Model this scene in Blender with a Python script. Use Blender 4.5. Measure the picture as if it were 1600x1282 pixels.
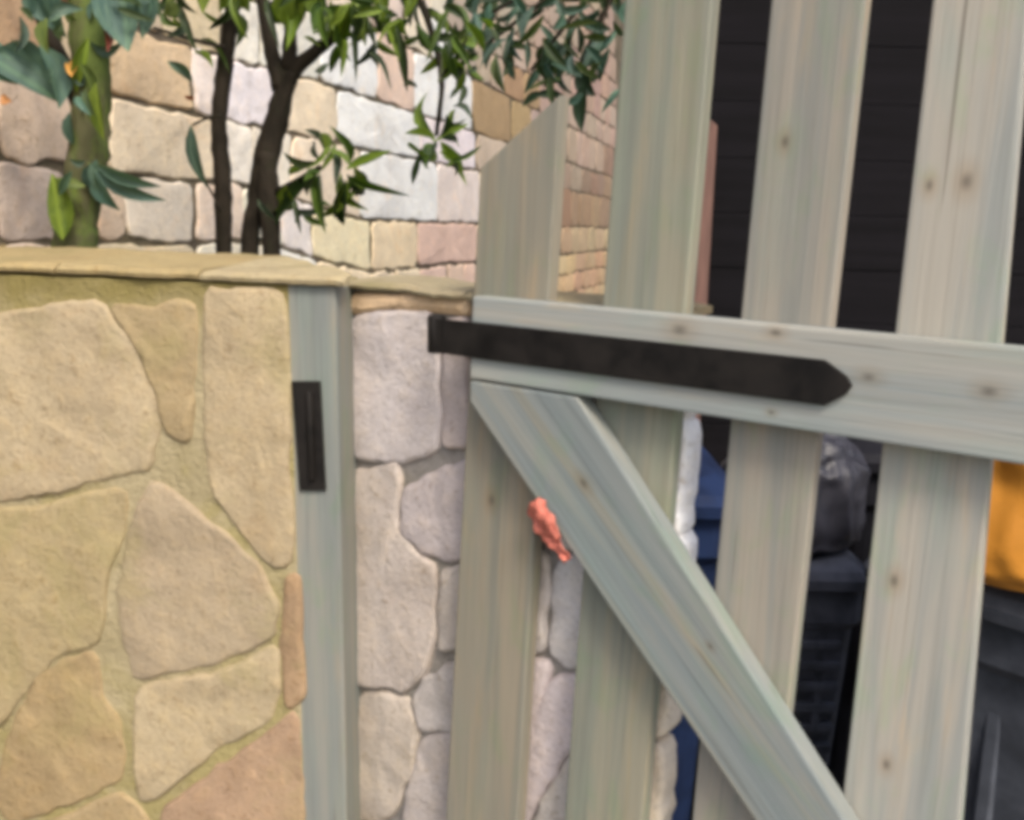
import bpy, bmesh, math, random
from mathutils import Vector, Matrix, noise

random.seed(11)
S = bpy.context.scene
for o in list(bpy.data.objects):
    bpy.data.objects.remove(o)
COL = S.collection
R = math.radians

# ------------------------------------------------------------------ camera
CAM = Vector((0, 0, 1.5))
F, PITCH, ROLL = 1518.0, 0.1851, 0.02345           # focal length in pixels of a 1600 px wide frame
cR, sR, cP, sP = math.cos(ROLL), math.sin(ROLL), math.cos(PITCH), math.sin(PITCH)
RIGHT = Vector((cR, sR * sP, sR * cP))
UP = Vector((-sR, cR * sP, cR * cP))
FWD = Vector((0, cP, -sP))
cam_d = bpy.data.cameras.new('camera')
cam = bpy.data.objects.new('camera', cam_d)
COL.objects.link(cam)
cam_d.sensor_width = 36.0
cam_d.lens = 36.0 * F / 1600.0
cam_d.clip_start, cam_d.clip_end = 0.02, 500
cam.matrix_world = Matrix((
    (RIGHT.x, UP.x, -FWD.x, CAM.x), (RIGHT.y, UP.y, -FWD.y, CAM.y),
    (RIGHT.z, UP.z, -FWD.z, CAM.z), (0, 0, 0, 1)))
S.camera = cam

# ------------------------------------------------------------------ light
SUN_EL, SUN_AZ = R(48), R(158)                      # azimuth clockwise from +Y: behind the camera, a little to the right
W = bpy.data.worlds.new('World')
S.world = W
W.use_nodes = True
nt = W.node_tree
bg = nt.nodes['Background']
sky = nt.nodes.new('ShaderNodeTexSky')
sky.sky_type = 'NISHITA'
sky.sun_disc = False
sky.sun_elevation = SUN_EL
sky.sun_rotation = SUN_AZ
sky.air_density, sky.dust_density, sky.ozone_density = 1.0, 4.0, 0.6
nt.links.new(sky.outputs[0], bg.inputs[0])
bg.inputs[1].default_value = 0.15
sun_d = bpy.data.lights.new('sun', 'SUN')
sun_d.energy = 1.5
sun_d.angle = R(15)
sun_d.color = (1.0, 0.95, 0.86)
sun = bpy.data.objects.new('sun', sun_d)
COL.objects.link(sun)
sdir = Vector((math.sin(SUN_AZ) * math.cos(SUN_EL), math.cos(SUN_AZ) * math.cos(SUN_EL), math.sin(SUN_EL)))
sun.rotation_euler = sdir.to_track_quat('Z', 'Y').to_euler()
sun.location = sdir * 20
S.view_settings.view_transform = 'Standard'
S.view_settings.look = 'None'
S.view_settings.gamma = 1
S.view_settings.use_curve_mapping = False
S.view_settings.exposure = 0.75
S.render.engine = 'CYCLES'
S.cycles.use_denoising = True
S.cycles.max_bounces = 6
S.cycles.pixel_filter_type = 'BLACKMAN_HARRIS'
S.cycles.filter_width = 5.0

# ------------------------------------------------------------------ helpers
def ray(px, py):
    return (RIGHT * ((px - 800) / F) - UP * ((py - 641) / F) + FWD)

def at(px, py, depth):
    """world point seen at that pixel of the photograph, at that distance along +Y"""
    r = ray(px, py)
    return CAM + r * (depth / r.y)

class Frame:
    """a local frame: X along the face to the right, Y away from the camera into the face, Z up"""
    def __init__(s, origin, az, lean=0.0, tilt=0.0):
        u = Vector((math.cos(az), -math.sin(az), 0)); n = Vector((math.sin(az), math.cos(az), 0))
        z = Vector((0, 0, 1)) * math.cos(tilt) + n * math.sin(tilt)
        s.X = u * math.cos(lean) - z * math.sin(lean)
        s.Z = u * math.sin(lean) + z * math.cos(lean)
        s.Y = s.Z.cross(s.X)
        s.O = origin
        s.M = Matrix(((s.X.x, s.Y.x, s.Z.x, s.O.x), (s.X.y, s.Y.y, s.Z.y, s.O.y), (s.X.z, s.Y.z, s.Z.z, s.O.z), (0, 0, 0, 1)))
    def on(s, px, py, y=0.0):
        """(u, v) on the face, y metres behind it, of a pixel of the photograph"""
        r = ray(px, py); o = s.O + s.Y * y - CAM
        q = r * (o.dot(s.Y) / r.dot(s.Y)) - o
        return (q.dot(s.X), q.dot(s.Z))
    def poly(s, pts, y=0.0):
        return [s.on(a, b, y) for a, b in pts]

def lin(r, g, b):
    f = lambda c: ((c / 255.0 + 0.055) / 1.055) ** 2.4 if c > 10 else c / 255 / 12.92
    return (f(r), f(g), f(b))

def link(name, mesh, mat=None, parent=None, loc=None, color=None, M=None):
    o = bpy.data.objects.new(name, mesh)
    COL.objects.link(o)
    if mat is not None and mesh is not None and len(mesh.materials) == 0:
        mesh.materials.append(mat)
    if parent is not None:
        o.parent = parent
    if M is not None:
        o.matrix_local = M
    elif loc is not None:
        o.location = loc
    if color is not None:
        o.color = (*color, 1)
    return o

def thing(name, label, cat, M=None, loc=None, group=None):
    o = link(name, None, M=M, loc=loc)
    o.empty_display_size = 0.05
    return tag(o, label, cat, group)

def tag(o, label, cat, group=None):
    o['label'] = label; o['category'] = cat
    if group: o['group'] = group
    return o

def mesh_from(name, verts, faces, smooth=False, sharp=None):
    me = bpy.data.meshes.new(name)
    me.from_pydata([tuple(v) for v in verts], [], faces)
    me.update()
    bm = bmesh.new(); bm.from_mesh(me)
    bmesh.ops.recalc_face_normals(bm, faces=bm.faces)
    bm.to_mesh(me); bm.free()
    if smooth:
        for p in me.polygons: p.use_smooth = True
    return me

def prism(poly, y0, y1, bevel=0.0, origin=None, name='board', seg=2):
    """outline in (x, z) pushed from y0 to y1, arrises rounded"""
    bm = bmesh.new()
    ox, oz = origin or (0, 0)
    vs = [bm.verts.new((x - ox, y0, z - oz)) for x, z in poly]
    f = bm.faces.new(vs)
    r = bmesh.ops.extrude_face_region(bm, geom=[f])
    bmesh.ops.translate(bm, vec=(0, y1 - y0, 0), verts=[v for v in r['geom'] if isinstance(v, bmesh.types.BMVert)])
    bmesh.ops.recalc_face_normals(bm, faces=bm.faces)
    if bevel > 0:
        bmesh.ops.bevel(bm, geom=list(bm.edges), offset=bevel, segments=seg, affect='EDGES', profile=0.6)
    me = bpy.data.meshes.new(name)
    bm.to_mesh(me); bm.free()
    return me

def box(x0, x1, y0, y1, z0, z1, bevel=0.0, name='box', seg=2):
    return prism([(x0, z0), (x1, z0), (x1, z1), (x0, z1)], y0, y1, bevel, name=name, seg=seg)

def smooth_outline(pts, n, cut=0.2):
    P = [Vector((a, b)) for a, b in pts]
    for _ in range(2):
        Q = []
        for i in range(len(P)):
            a, b = P[i], P[(i + 1) % len(P)]
            Q += [a.lerp(b, cut), a.lerp(b, 1 - cut)]
        P = Q
    L = [0]
    for i in range(len(P)):
        L.append(L[-1] + (P[(i + 1) % len(P)] - P[i]).length)
    out = []; j = 0
    for k in range(n):
        t = L[-1] * k / n
        while L[j + 1] < t: j += 1
        a, b = P[j], P[(j + 1) % len(P)]
        out.append(a.lerp(b, (t - L[j]) / max(1e-9, L[j + 1] - L[j])))
    return out

def stone_mesh(pts, n=36, proud=0.012, rnd=0.008, rough=0.004, rings=(0.72, 0.4), cut=0.2, back=0.03, freq=9.0, jit=0.004, grow=0.0):
    """one stone: a traced outline with a rounded arris and an uneven split face. Local origin at its middle. Y- is the face."""
    P = smooth_outline(pts, n, cut)
    area = sum(P[i].x * P[(i + 1) % n].y - P[(i + 1) % n].x * P[i].y for i in range(n))
    if area < 0: P.reverse()
    c = sum(P, Vector((0, 0))) / n
    P = [p - c for p in P]
    sd = Vector((random.uniform(0, 99), random.uniform(0, 99), random.uniform(0, 99)))
    P = [p + p.normalized() * noise.noise(Vector((p.x, p.y, 0)) * freq * 2.6 + sd) * jit * 2 for p in P]
    nor = []
    for i in range(n):
        t = P[(i + 1) % n] - P[i - 1]
        nor.append(Vector((t.y, -t.x)).normalized())
    def ring(inset, y):
        inset -= grow; out = []
        for p, m in zip(P, nor):
            q = p - m * (min(inset, p.length * 0.5))
            out.append(Vector((q.x, y, q.y)))
        return out
    V = ring(0, back) + ring(0, -proud * 0.25) + ring(rnd * 0.3, -proud * 0.7) + ring(rnd, -proud) + ring(rnd * 1.5, -proud * 1.03)
    lip = ring(rnd * 1.5, -proud)
    for k in rings:
        V += [Vector((p.x * k, -proud * 1.12, p.z * k)) for p in lip]
    V.append(Vector((0, -proud * 1.15, 0)))
    for i in range(n * 2, len(V)):
        v = V[i]
        h = noise.noise(Vector((v.x, v.z, 0)) * freq + sd) + 0.5 * noise.noise(Vector((v.x, v.z, 3)) * freq * 2.7 + sd)
        v.y += h * rough * (0.5 if i < n * 3 else 1)
    nr = 5 + len(rings)
    faces = []
    for r in range(nr - 1):
        for i in range(n):
            j = (i + 1) % n
            faces.append((r * n + i, r * n + j, (r + 1) * n + j, (r + 1) * n + i))
    for i in range(n):
        faces.append(((nr - 1) * n + i, (nr - 1) * n + (i + 1) % n, nr * n))
    return mesh_from('stone', V, faces, smooth=True), c

def tube_mesh(pts, radii, n=8, wob=0.0, name='stem'):
    V = []; Fc = []
    m = len(pts)
    ref = Vector((0.3, 1, 0.2)).normalized()
    for i in range(m):
        t = (pts[min(i + 1, m - 1)] - pts[max(i - 1, 0)]).normalized()
        a = t.cross(ref).normalized(); b = t.cross(a)
        for k in range(n):
            th = 2 * math.pi * k / n
            rr = radii[i] * (1 + wob * noise.noise(pts[i] * 37 + Vector((k * 1.7, 0, 0))))
            V.append(pts[i] + (a * math.cos(th) + b * math.sin(th)) * rr)
    for i in range(m - 1):
        for k in range(n):
            Fc.append((i * n + k, i * n + (k + 1) % n, (i + 1) * n + (k + 1) % n, (i + 1) * n + k))
    Fc.append(tuple(range(n))); Fc.append(tuple((m - 1) * n + k for k in range(n)))
    return mesh_from(name, V, Fc, smooth=True)

def spline(pts, k=5):
    """Catmull-Rom through points"""
    out = []
    P = [pts[0] * 2 - pts[1]] + list(pts) + [pts[-1] * 2 - pts[-2]]
    for i in range(1, len(P) - 2):
        for j in range(k):
            t = j / k
            a, b, c, d = P[i - 1:i + 3]
            out.append(0.5 * ((2 * b) + (c - a) * t + (2 * a - 5 * b + 4 * c - d) * t * t + (3 * b - a - 3 * c + d) * t ** 3))
    out.append(P[-2])
    return out

# ------------------------------------------------------------------ materials
class Nodes:
    def __init__(s, name):
        s.m = bpy.data.materials.new(name); s.m.use_nodes = True
        s.t = s.m.node_tree; s.b = s.t.nodes['Principled BSDF']
    def n(s, typ, **kw):
        x = s.t.nodes.new('ShaderNode' + typ)
        for k, v in kw.items(): setattr(x, k, v)
        return x
    def l(s, a, b): s.t.links.new(a, b)
    def coords(s):
        """object coordinates, shifted per object so alike pieces differ"""
        tc = s.n('TexCoord'); oi = s.n('ObjectInfo')
        mu = s.n('MATH' if False else 'Math', operation='MULTIPLY'); mu.inputs[1].default_value = 37.0
        s.l(oi.outputs['Random'], mu.inputs[0])
        ad = s.n('VectorMath', operation='ADD')
        s.l(tc.outputs['Object'], ad.inputs[0]); s.l(mu.outputs[0], ad.inputs[1])
        s.oi = oi; s.tc = tc
        return ad.outputs[0]
    def scale(s, vec, xyz):
        m = s.n('VectorMath', operation='MULTIPLY'); m.inputs[1].default_value = xyz
        s.l(vec, m.inputs[0]); return m.outputs[0]
    def noise(s, vec, sc, detail=4, rough=0.55, dist=0.0):
        x = s.n('TexNoise'); x.inputs['Scale'].default_value = sc; x.inputs['Detail'].default_value = detail
        x.inputs['Roughness'].default_value = rough; x.inputs['Distortion'].default_value = dist
        s.l(vec, x.inputs['Vector']); return x.outputs['Fac']
    def remap(s, f, a, b, c=0.0, d=1.0):
        x = s.n('MapRange'); x.interpolation_type = 'SMOOTHSTEP'
        for i, v in enumerate((a, b, c, d)): x.inputs[i + 1].default_value = v
        s.l(f, x.inputs[0]); return x.outputs[0]
    def mix(s, fac, a, b, mode='MIX'):
        x = s.n('Mix', data_type='RGBA', blend_type=mode, clamp_factor=True)
        for sock, v in ((x.inputs[0], fac), (x.inputs[6], a), (x.inputs[7], b)):
            if isinstance(v, (int, float)): sock.default_value = v
            elif isinstance(v, tuple): sock.default_value = (*v, 1)
            else: s.l(v, sock)
        return x.outputs[2]
    def bump(s, h, strength, dist, prev=None):
        x = s.n('Bump'); x.inputs['Strength'].default_value = strength; x.inputs['Distance'].default_value = dist
        s.l(h, x.inputs['Height'])
        if prev is not None: s.l(prev, x.inputs['Normal'])
        return x.outputs[0]
    def done(s, col, normal=None, rough=0.8, spec=0.3):
        if isinstance(col, tuple): s.b.inputs['Base Color'].default_value = (*col, 1)
        else: s.l(col, s.b.inputs['Base Color'])
        if normal is not None: s.l(normal, s.b.inputs['Normal'])
        if isinstance(rough, (int, float)): s.b.inputs['Roughness'].default_value = rough
        else: s.l(rough, s.b.inputs['Roughness'])
        s.b.inputs['Specular IOR Level'].default_value = spec
        return s.m

def stone_mat(name, moss=0.0, mosscol=(0.20, 0.17, 0.05), blotch=0.5, sc=1.0, rust=0.3):
    N = Nodes(name); v = N.coords()
    base = N.oi.outputs['Color']
    a = N.noise(v, 7 * sc, 5, 0.6, 0.6)
    b = N.noise(v, 42 * sc, 5, 0.65)
    c = N.noise(v, 190 * sc, 3, 0.6)
    col = N.mix(N.remap(a, 0.35, 0.68), base, N.mix(1.0, base, (0.86, 0.85, 0.85), 'MULTIPLY'))
    col = N.mix(N.remap(b, 0.42, 0.75, 0, blotch), col, N.mix(1.0, col, (1.22, 1.16, 1.02), 'MULTIPLY'))
    r = N.noise(v, 11 * sc, 4, 0.6, 1.0)
    col = N.mix(N.remap(r, 0.56, 0.74, 0, rust), col, N.mix(1.0, col, (1.12, 0.80, 0.48), 'MULTIPLY'))
    col = N.mix(N.remap(c, 0.5, 0.74, 0, 0.6), col, N.mix(1.0, col, (0.62, 0.6, 0.56), 'MULTIPLY'))
    pit = N.noise(v, 75 * sc, 3, 0.6, 0.5)
    col = N.mix(N.remap(pit, 0.60, 0.70, 0, 0.6), col, N.mix(1.0, col, (0.66, 0.60, 0.52), 'MULTIPLY'))
    st = N.noise(v, 17 * sc, 6, 0.72, 0.7)
    col = N.mix(N.remap(st, 0.52, 0.70, 0, 0.55), col, N.mix(1.0, col, (0.74, 0.72, 0.68), 'MULTIPLY'))
    lc = N.noise(v, 26 * sc, 5, 0.7, 0.3)
    col = N.mix(N.remap(lc, 0.60, 0.68, 0, 0.5), col, N.mix(1.0, col, (1.25, 1.25, 1.22), 'MULTIPLY'))
    if moss > 0:
        g = N.noise(v, 6.3 * sc, 6, 0.7, 0.4)
        col = N.mix(N.remap(g, 0.50, 0.70, 0, moss), col, mosscol)
    nb = N.bump(a, 0.4, 0.010); nb = N.bump(b, 0.45, 0.006, nb); nb = N.bump(c, 0.7, 0.0025, nb); nb = N.bump(pit, 0.4, 0.004, nb)
    return N.done(col, nb, 0.9, 0.2)

def mortar_mat(name, c1, c2, moss=(0.16, 0.14, 0.035), amount=0.7, sc=1.0, top=None):
    N = Nodes(name); v = N.coords()
    a = N.noise(v, 14 * sc, 5, 0.6, 0.3); b = N.noise(v, 120 * sc, 4, 0.7)
    col = N.mix(N.remap(a, 0.35, 0.65), c1, c2)
    m = N.noise(v, 5.1 * sc, 5, 0.65, 0.5)
    col = N.mix(N.remap(m, 0.42, 0.62, 0, amount), col, moss)
    if top is not None:                                              # moss creeping down from the coping
        sp = N.n('SeparateXYZ'); N.l(N.tc.outputs['Object'], sp.inputs[0])
        mm = N.n('Math', operation='MULTIPLY_ADD'); mm.inputs[1].default_value = 0.09; N.l(m, mm.inputs[0]); N.l(sp.outputs[2], mm.inputs[2])
        col = N.mix(N.remap(mm.outputs[0], top - 0.035, top + 0.03, 0, 0.8), col, (0.22, 0.18, 0.06))
    col = N.mix(N.remap(b, 0.5, 0.8, 0, 0.45), col, N.mix(1.0, col, (0.55, 0.52, 0.46), 'MULTIPLY'))
    nb = N.bump(a, 0.6, 0.012); nb = N.bump(b, 0.9, 0.006, nb)
    return N.done(col, nb, 0.95, 0.15)

def wood_mat(name, knots=()):
    """weathered, pressure treated softwood; grain runs along local Z; knots are (x, z, radius) on the board"""
    N = Nodes(name); v = N.coords()
    base = N.oi.outputs['Color']
    wide = N.noise(N.scale(v, (34, 34, 1.6)), 1.0, 4, 0.55, 0.8)
    fine = N.noise(N.scale(v, (330, 330, 5.0)), 1.0, 5, 0.65, 0.4)
    mid = N.noise(N.scale(v, (110, 110, 2.0)), 1.0, 4, 0.6, 0.7)
    patch = N.noise(N.scale(v, (16, 16, 5)), 1.0, 4, 0.6)
    streak = N.noise(N.scale(v, (60, 60, 1.1)), 1.0, 3, 0.5, 0.5)
    col = N.mix(N.remap(wide, 0.34, 0.66), N.mix(1.0, base, (1.12, 1.04, 0.94), 'MULTIPLY'), N.mix(1.0, base, (0.84, 0.87, 0.86), 'MULTIPLY'))
    col = N.mix(N.remap(patch, 0.5, 0.72, 0, 0.55), col, N.mix(1.0, base, (0.90, 1.0, 0.93), 'MULTIPLY'))
    col = N.mix(N.remap(streak, 0.58, 0.74, 0, 0.35), col, N.mix(1.0, base, (1.22, 0.98, 0.66), 'MULTIPLY'))
    col = N.mix(N.remap(mid, 0.48, 0.72, 0, 0.32), col, N.mix(1.0, col, (0.64, 0.63, 0.62), 'MULTIPLY'))
    col = N.mix(N.remap(fine, 0.5, 0.75, 0, 0.5), col, N.mix(1.0, col, (0.58, 0.57, 0.55), 'MULTIPLY'))
    alg = N.noise(N.scale(v, (22, 22, 9)), 1.0, 5, 0.65, 0.6); tan = N.noise(N.scale(v, (30, 30, 4)), 1.0, 5, 0.6, 0.8)
    col = N.mix(N.remap(alg, 0.5, 0.68, 0, 0.55), col, N.mix(1.0, col, (0.86, 1.02, 0.84), 'MULTIPLY'))
    col = N.mix(N.remap(tan, 0.54, 0.70, 0, 0.6), col, N.mix(1.0, col, (1.22, 1.06, 0.90), 'MULTIPLY'))
    crack = N.noise(N.scale(v, (150, 150, 1.7)), 1.0, 3, 0.5, 0.3)
    col = N.mix(N.remap(crack, 0.70, 0.73, 0, 0.6), col, N.mix(1.0, col, (0.35, 0.32, 0.30), 'MULTIPLY'))
    for (kx, kz, kr) in knots:
        d = N.n('VectorMath', operation='SUBTRACT'); d.inputs[1].default_value = (kx, 0, kz)
        N.l(N.tc.outputs['Object'], d.inputs[0])
        q = N.scale(d.outputs[0], (1, 0, 0.62))
        wb = N.n('VectorMath', operation='LENGTH'); N.l(q, wb.inputs[0])
        wob = N.n('Math', operation='MULTIPLY_ADD'); wob.inputs[1].default_value = kr * 0.9; N.l(mid, wob.inputs[0]); N.l(wb.outputs['Value'], wob.inputs[2])
        halo = N.remap(wob.outputs[0], kr * 0.9, kr * 3.0, 0.4, 0)
        core = N.remap(wob.outputs[0], kr * 0.4, kr * 1.5, 0.62, 0)
        col = N.mix(halo, col, N.mix(1.0, col, (0.80, 0.62, 0.44), 'MULTIPLY'))
        col = N.mix(core, col, (0.055, 0.045, 0.038))
    nb = N.bump(mid, 0.35, 0.002); nb = N.bump(fine, 0.4, 0.0008, nb)
    return N.done(col, nb, 0.8, 0.25)

def paint_mat(name, col, rough=0.55, var=0.3, grain=(20, 20, 20), spec=0.4, bumpd=0.001):
    N = Nodes(name); v = N.coords()
    a = N.noise(N.scale(v, grain), 1.0, 5, 0.6, 0.3)
    b = N.noise(N.scale(v, tuple(g * 9 for g in grain)), 1.0, 4, 0.6)
    dark = tuple(c * (1 - var) for c in col); lite = tuple(c * (1 + var) for c in col)
    c_ = N.mix(N.remap(a, 0.3, 0.7), dark, lite)
    nb = N.bump(b, 0.3, bumpd)
    return N.done(c_, nb, N.remap(a, 0.3, 0.7, rough - 0.1, rough + 0.1), spec)

def leaf_mat(name, rough=0.42, back=1.35):
    N = Nodes(name); v = N.coords()
    base = N.oi.outputs['Color']
    a = N.noise(N.scale(v, (3, 8, 3)), 1.0, 4, 0.6, 0.5)
    col = N.mix(N.remap(a, 0.35, 0.7), N.mix(1.0, base, (0.72, 0.78, 0.8), 'MULTIPLY'), N.mix(1.0, base, (1.25, 1.2, 1.0), 'MULTIPLY'))
    sep = N.n('SeparateXYZ'); N.l(N.tc.outputs['Object'], sep.inputs[0])
    ab = N.n('Math', operation='ABSOLUTE'); N.l(sep.outputs[1], ab.inputs[0])
    rib = N.remap(ab.outputs[0], 0.02, 0.09, 0.55, 0)
    col = N.mix(rib, col, N.mix(1.0, base, (1.9, 1.8, 1.3), 'MULTIPLY'))
    geo = N.n('NewGeometry')
    col = N.mix(geo.outputs['Backfacing'], col, N.mix(1.0, col, (back, back * 0.97, back * 0.95), 'MULTIPLY'))
    tr = N.n('BsdfTranslucent'); N.l(N.mix(1.0, base, (1.5, 1.7, 0.6), 'MULTIPLY'), tr.inputs[0])
    ms = N.n('MixShader'); ms.inputs[0].default_value = 0.25
    out = N.t.nodes['Material Output']
    N.done(col, N.bump(a, 0.3, 0.02), rough, 0.4)
    N.l(N.b.outputs[0], ms.inputs[1]); N.l(tr.outputs[0], ms.inputs[2]); N.l(ms.outputs[0], out.inputs[0])
    return N.m

AZ_G, LEAN_G, TILT_G = 0.6129, 0.01474, 0.0169
FG = Frame(CAM + ray(1000, 560), AZ_G, LEAN_G, TILT_G)               # front of the gate's rail
FA = Frame(CAM + ray(200, 600) * 1.34, 0.2262)                       # mortar face of the wall on the left
FB = Frame(CAM + ray(600, 800) * 1.34, AZ_G)                         # mortar face of the wall behind the gate
r0 = ray(0, 300)
HO = r0 * (1.8 / r0.y); HO.z = 0
FH = Frame(CAM + HO, -math.atan2(0.965, 0.262))                      # house wall, running away to the right

M_stoneA = stone_mat('mossy_sandstone', moss=0.4, mosscol=(0.30, 0.26, 0.11), rust=0.12)
M_stoneB = stone_mat('pale_sandstone', moss=0.05, mosscol=(0.34, 0.30, 0.18), rust=0.05)
M_stoneH = stone_mat('house_sandstone', moss=0.0, rust=0.25, sc=0.8)
M_cope = stone_mat('coping_sandstone', moss=0.75, mosscol=(0.24, 0.205, 0.095), rust=0.15)
M_mortA = mortar_mat('mossy_mortar', (0.42, 0.355, 0.22), (0.34, 0.285, 0.165), (0.33, 0.28, 0.115), 0.8, top=FA.on(200, 424)[1])
M_mortB = mortar_mat('grey_mortar', (0.34, 0.31, 0.28), (0.24, 0.22, 0.20), (0.25, 0.22, 0.15), 0.35)
M_mortH = mortar_mat('brown_mortar', (0.18, 0.145, 0.10), (0.11, 0.088, 0.062), (0.15, 0.13, 0.07), 0.4, sc=0.6)
M_wood = wood_mat('treated_timber')
M_iron = paint_mat('black_iron', (0.0105, 0.0088, 0.0075), 0.65, 0.5, (25, 25, 25), 0.2)
M_char = paint_mat('charcoal_stain', (0.0072, 0.0066, 0.0078), 0.85, 0.35, (2, 30, 30), 0.08)
M_brown = paint_mat('red_brown_stain', (0.15, 0.085, 0.068), 0.8, 0.35, (30, 30, 3), 0.25)
M_soil = mortar_mat('soil', (0.06, 0.045, 0.03), (0.035, 0.026, 0.018), (0.05, 0.045, 0.02), 0.5)
M_ground = mortar_mat('concrete_ground', (0.20, 0.19, 0.175), (0.15, 0.14, 0.13), (0.12, 0.115, 0.08), 0.4, sc=0.4)
def bark_mat(name, c1, c2, c3):
    N = Nodes(name); v = N.coords()
    a = N.noise(N.scale(v, (16, 16, 7)), 1.0, 5, 0.65, 0.8); b = N.noise(N.scale(v, (90, 90, 18)), 1.0, 5, 0.65, 0.4); c = N.noise(N.scale(v, (30, 30, 14)), 1.0, 4, 0.6)
    col = N.mix(N.remap(a, 0.42, 0.6), c1, c2)
    col = N.mix(N.remap(c, 0.54, 0.68, 0, 0.7), col, c3)
    col = N.mix(N.remap(b, 0.5, 0.72, 0, 0.6), col, N.mix(1.0, col, (0.5, 0.46, 0.42), 'MULTIPLY'))
    return N.done(col, N.bump(b, 0.8, 0.004, N.bump(a, 0.5, 0.01)), 0.85, 0.15)
M_green_bark = bark_mat('green_bark', (0.105, 0.140, 0.036), (0.095, 0.092, 0.045), (0.14, 0.19, 0.03))
M_bark = bark_mat('dark_bark', (0.017, 0.0135, 0.009), (0.028, 0.022, 0.015), (0.022, 0.022, 0.011))
M_leaf = leaf_mat('leaf_green')
M_glauc = leaf_mat('leaf_glaucous', 0.55)
M_blue = paint_mat('navy_plastic', (0.010, 0.021, 0.062), 0.75, 0.35, (9, 9, 9), 0.2)
M_black = paint_mat('black_plastic', (0.012, 0.012, 0.016), 0.7, 0.25, (9, 9, 9), 0.15)
M_grey = paint_mat('grey_plastic', (0.082, 0.091, 0.112), 0.65, 0.35, (9, 9, 9), 0.25)
M_slate = paint_mat('slate_plastic', (0.065, 0.072, 0.094), 0.65, 0.4, (9, 9, 9), 0.25)
M_sackblack = paint_mat('black_film', (0.034, 0.034, 0.045), 0.5, 0.3, (20, 20, 20), 0.5, 0.004)
M_rubber = paint_mat('rubber', (0.015, 0.015, 0.015), 0.8, 0.3, (20, 20, 20), 0.3)
M_orange = paint_mat('orange_plastic', (0.56, 0.235, 0.03), 0.5, 0.12, (14, 14, 14), 0.35, 0.002)
M_tape = paint_mat('orange_red_plastic', (0.50, 0.145, 0.10), 0.65, 0.25, (60, 60, 60), 0.4)

# ------------------------------------------------------------------ ground and planting bed
g = link('ground', box(-60, 60, -40, 80, -0.3, 0.0, name='ground'), M_ground)
g['kind'] = 'structure'

# bed between the walls
bed = [(-1.35, 1.72), (-0.30, 1.52), (-0.05, 1.38), (-0.2, 1.6), (-0.35, 3.1), (-0.55, 3.1), (-0.93, 1.87)]
V = [(x, y, 0.0) for x, y in bed] + [(x, y, 0.95) for x, y in bed]
n = len(bed)
b_ = link('planting_bed', mesh_from('planting_bed', V, [tuple(range(n)), tuple(range(n, 2 * n))] + [(i, (i + 1) % n, n + (i + 1) % n, n + i) for i in range(n)]), M_soil)
b_['kind'] = 'structure'

# ------------------------------------------------------------------ house wall of coursed stone
house = thing('house_wall', 'pale sandstone house wall of rough courses behind the shrubs', 'house wall', M=FH.M)
link('wall_core', box(-1.2, 8.6, 0.0, 0.3, -1.5, 2.9, name='wall_core'), M_mortH, house)
house_cols = [  # pixel of the photograph, stone colour with the light and shade seen on it
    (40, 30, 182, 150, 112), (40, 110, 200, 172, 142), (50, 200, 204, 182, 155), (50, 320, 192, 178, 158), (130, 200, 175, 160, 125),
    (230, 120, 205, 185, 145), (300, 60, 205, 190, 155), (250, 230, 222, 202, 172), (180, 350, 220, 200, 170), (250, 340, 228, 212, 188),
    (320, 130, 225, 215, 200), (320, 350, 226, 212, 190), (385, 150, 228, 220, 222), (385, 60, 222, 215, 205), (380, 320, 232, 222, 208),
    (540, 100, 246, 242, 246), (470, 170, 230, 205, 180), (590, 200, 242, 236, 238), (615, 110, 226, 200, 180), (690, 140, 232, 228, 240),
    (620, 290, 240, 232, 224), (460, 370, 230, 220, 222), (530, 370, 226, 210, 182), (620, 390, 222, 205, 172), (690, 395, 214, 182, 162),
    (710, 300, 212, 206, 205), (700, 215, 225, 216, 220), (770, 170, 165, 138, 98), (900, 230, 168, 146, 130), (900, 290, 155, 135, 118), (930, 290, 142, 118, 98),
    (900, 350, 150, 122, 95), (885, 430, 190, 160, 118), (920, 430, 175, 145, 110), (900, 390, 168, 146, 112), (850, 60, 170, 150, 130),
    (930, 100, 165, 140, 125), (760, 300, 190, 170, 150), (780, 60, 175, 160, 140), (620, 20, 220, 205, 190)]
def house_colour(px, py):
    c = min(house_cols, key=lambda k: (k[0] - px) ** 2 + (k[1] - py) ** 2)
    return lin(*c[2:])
KH = 1.06
def to_px(p):
    q = p - CAM
    z = q.dot(FWD)
    return (800 + F * q.dot(RIGHT) / z, 641 - F * q.dot(UP) / z) if z > 0.05 else (-9999, -9999)
# bed joints, (height near, height far); stones by their upright joints in pixels, then random on
def jv(k, t):
    a, b = courses[k]
    s = min(1, max(0, (t - 0.9) / 0.7))
    return a + (b - a) * s + 0.012 * noise.noise(Vector((t * 2.2, k * 5.3, 0)))
courses = [(-0.52, -0.56), (-0.36, -0.42), (-0.20, -0.29), (-0.05, -0.16), (0.095, 0.015), (0.25, 0.25), (0.40, 0.42), (0.56, 0.645), (0.72, 0.80),
           (0.88, 0.96), (1.04, 1.14), (1.2, 1.32), (1.36, 1.48), (1.52, 1.66), (1.68, 1.84), (1.84, 2.02)]
upright = {3: (400, [-60, 0, 110, 152, 198, 305, 380, 440, 488, 578, 650, 742]), 4: (300, [-90, 0, 113, 168, 336, 395, 455, 560, 682, 748]),
           5: (215, [-100, -10, 88, 168, 304, 343, 432, 524, 656, 742, 806]), 6: (100, [-120, -20, 92, 160, 252, 345, 402, 498, 588, 645, 738, 800])}
made = 0
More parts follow.
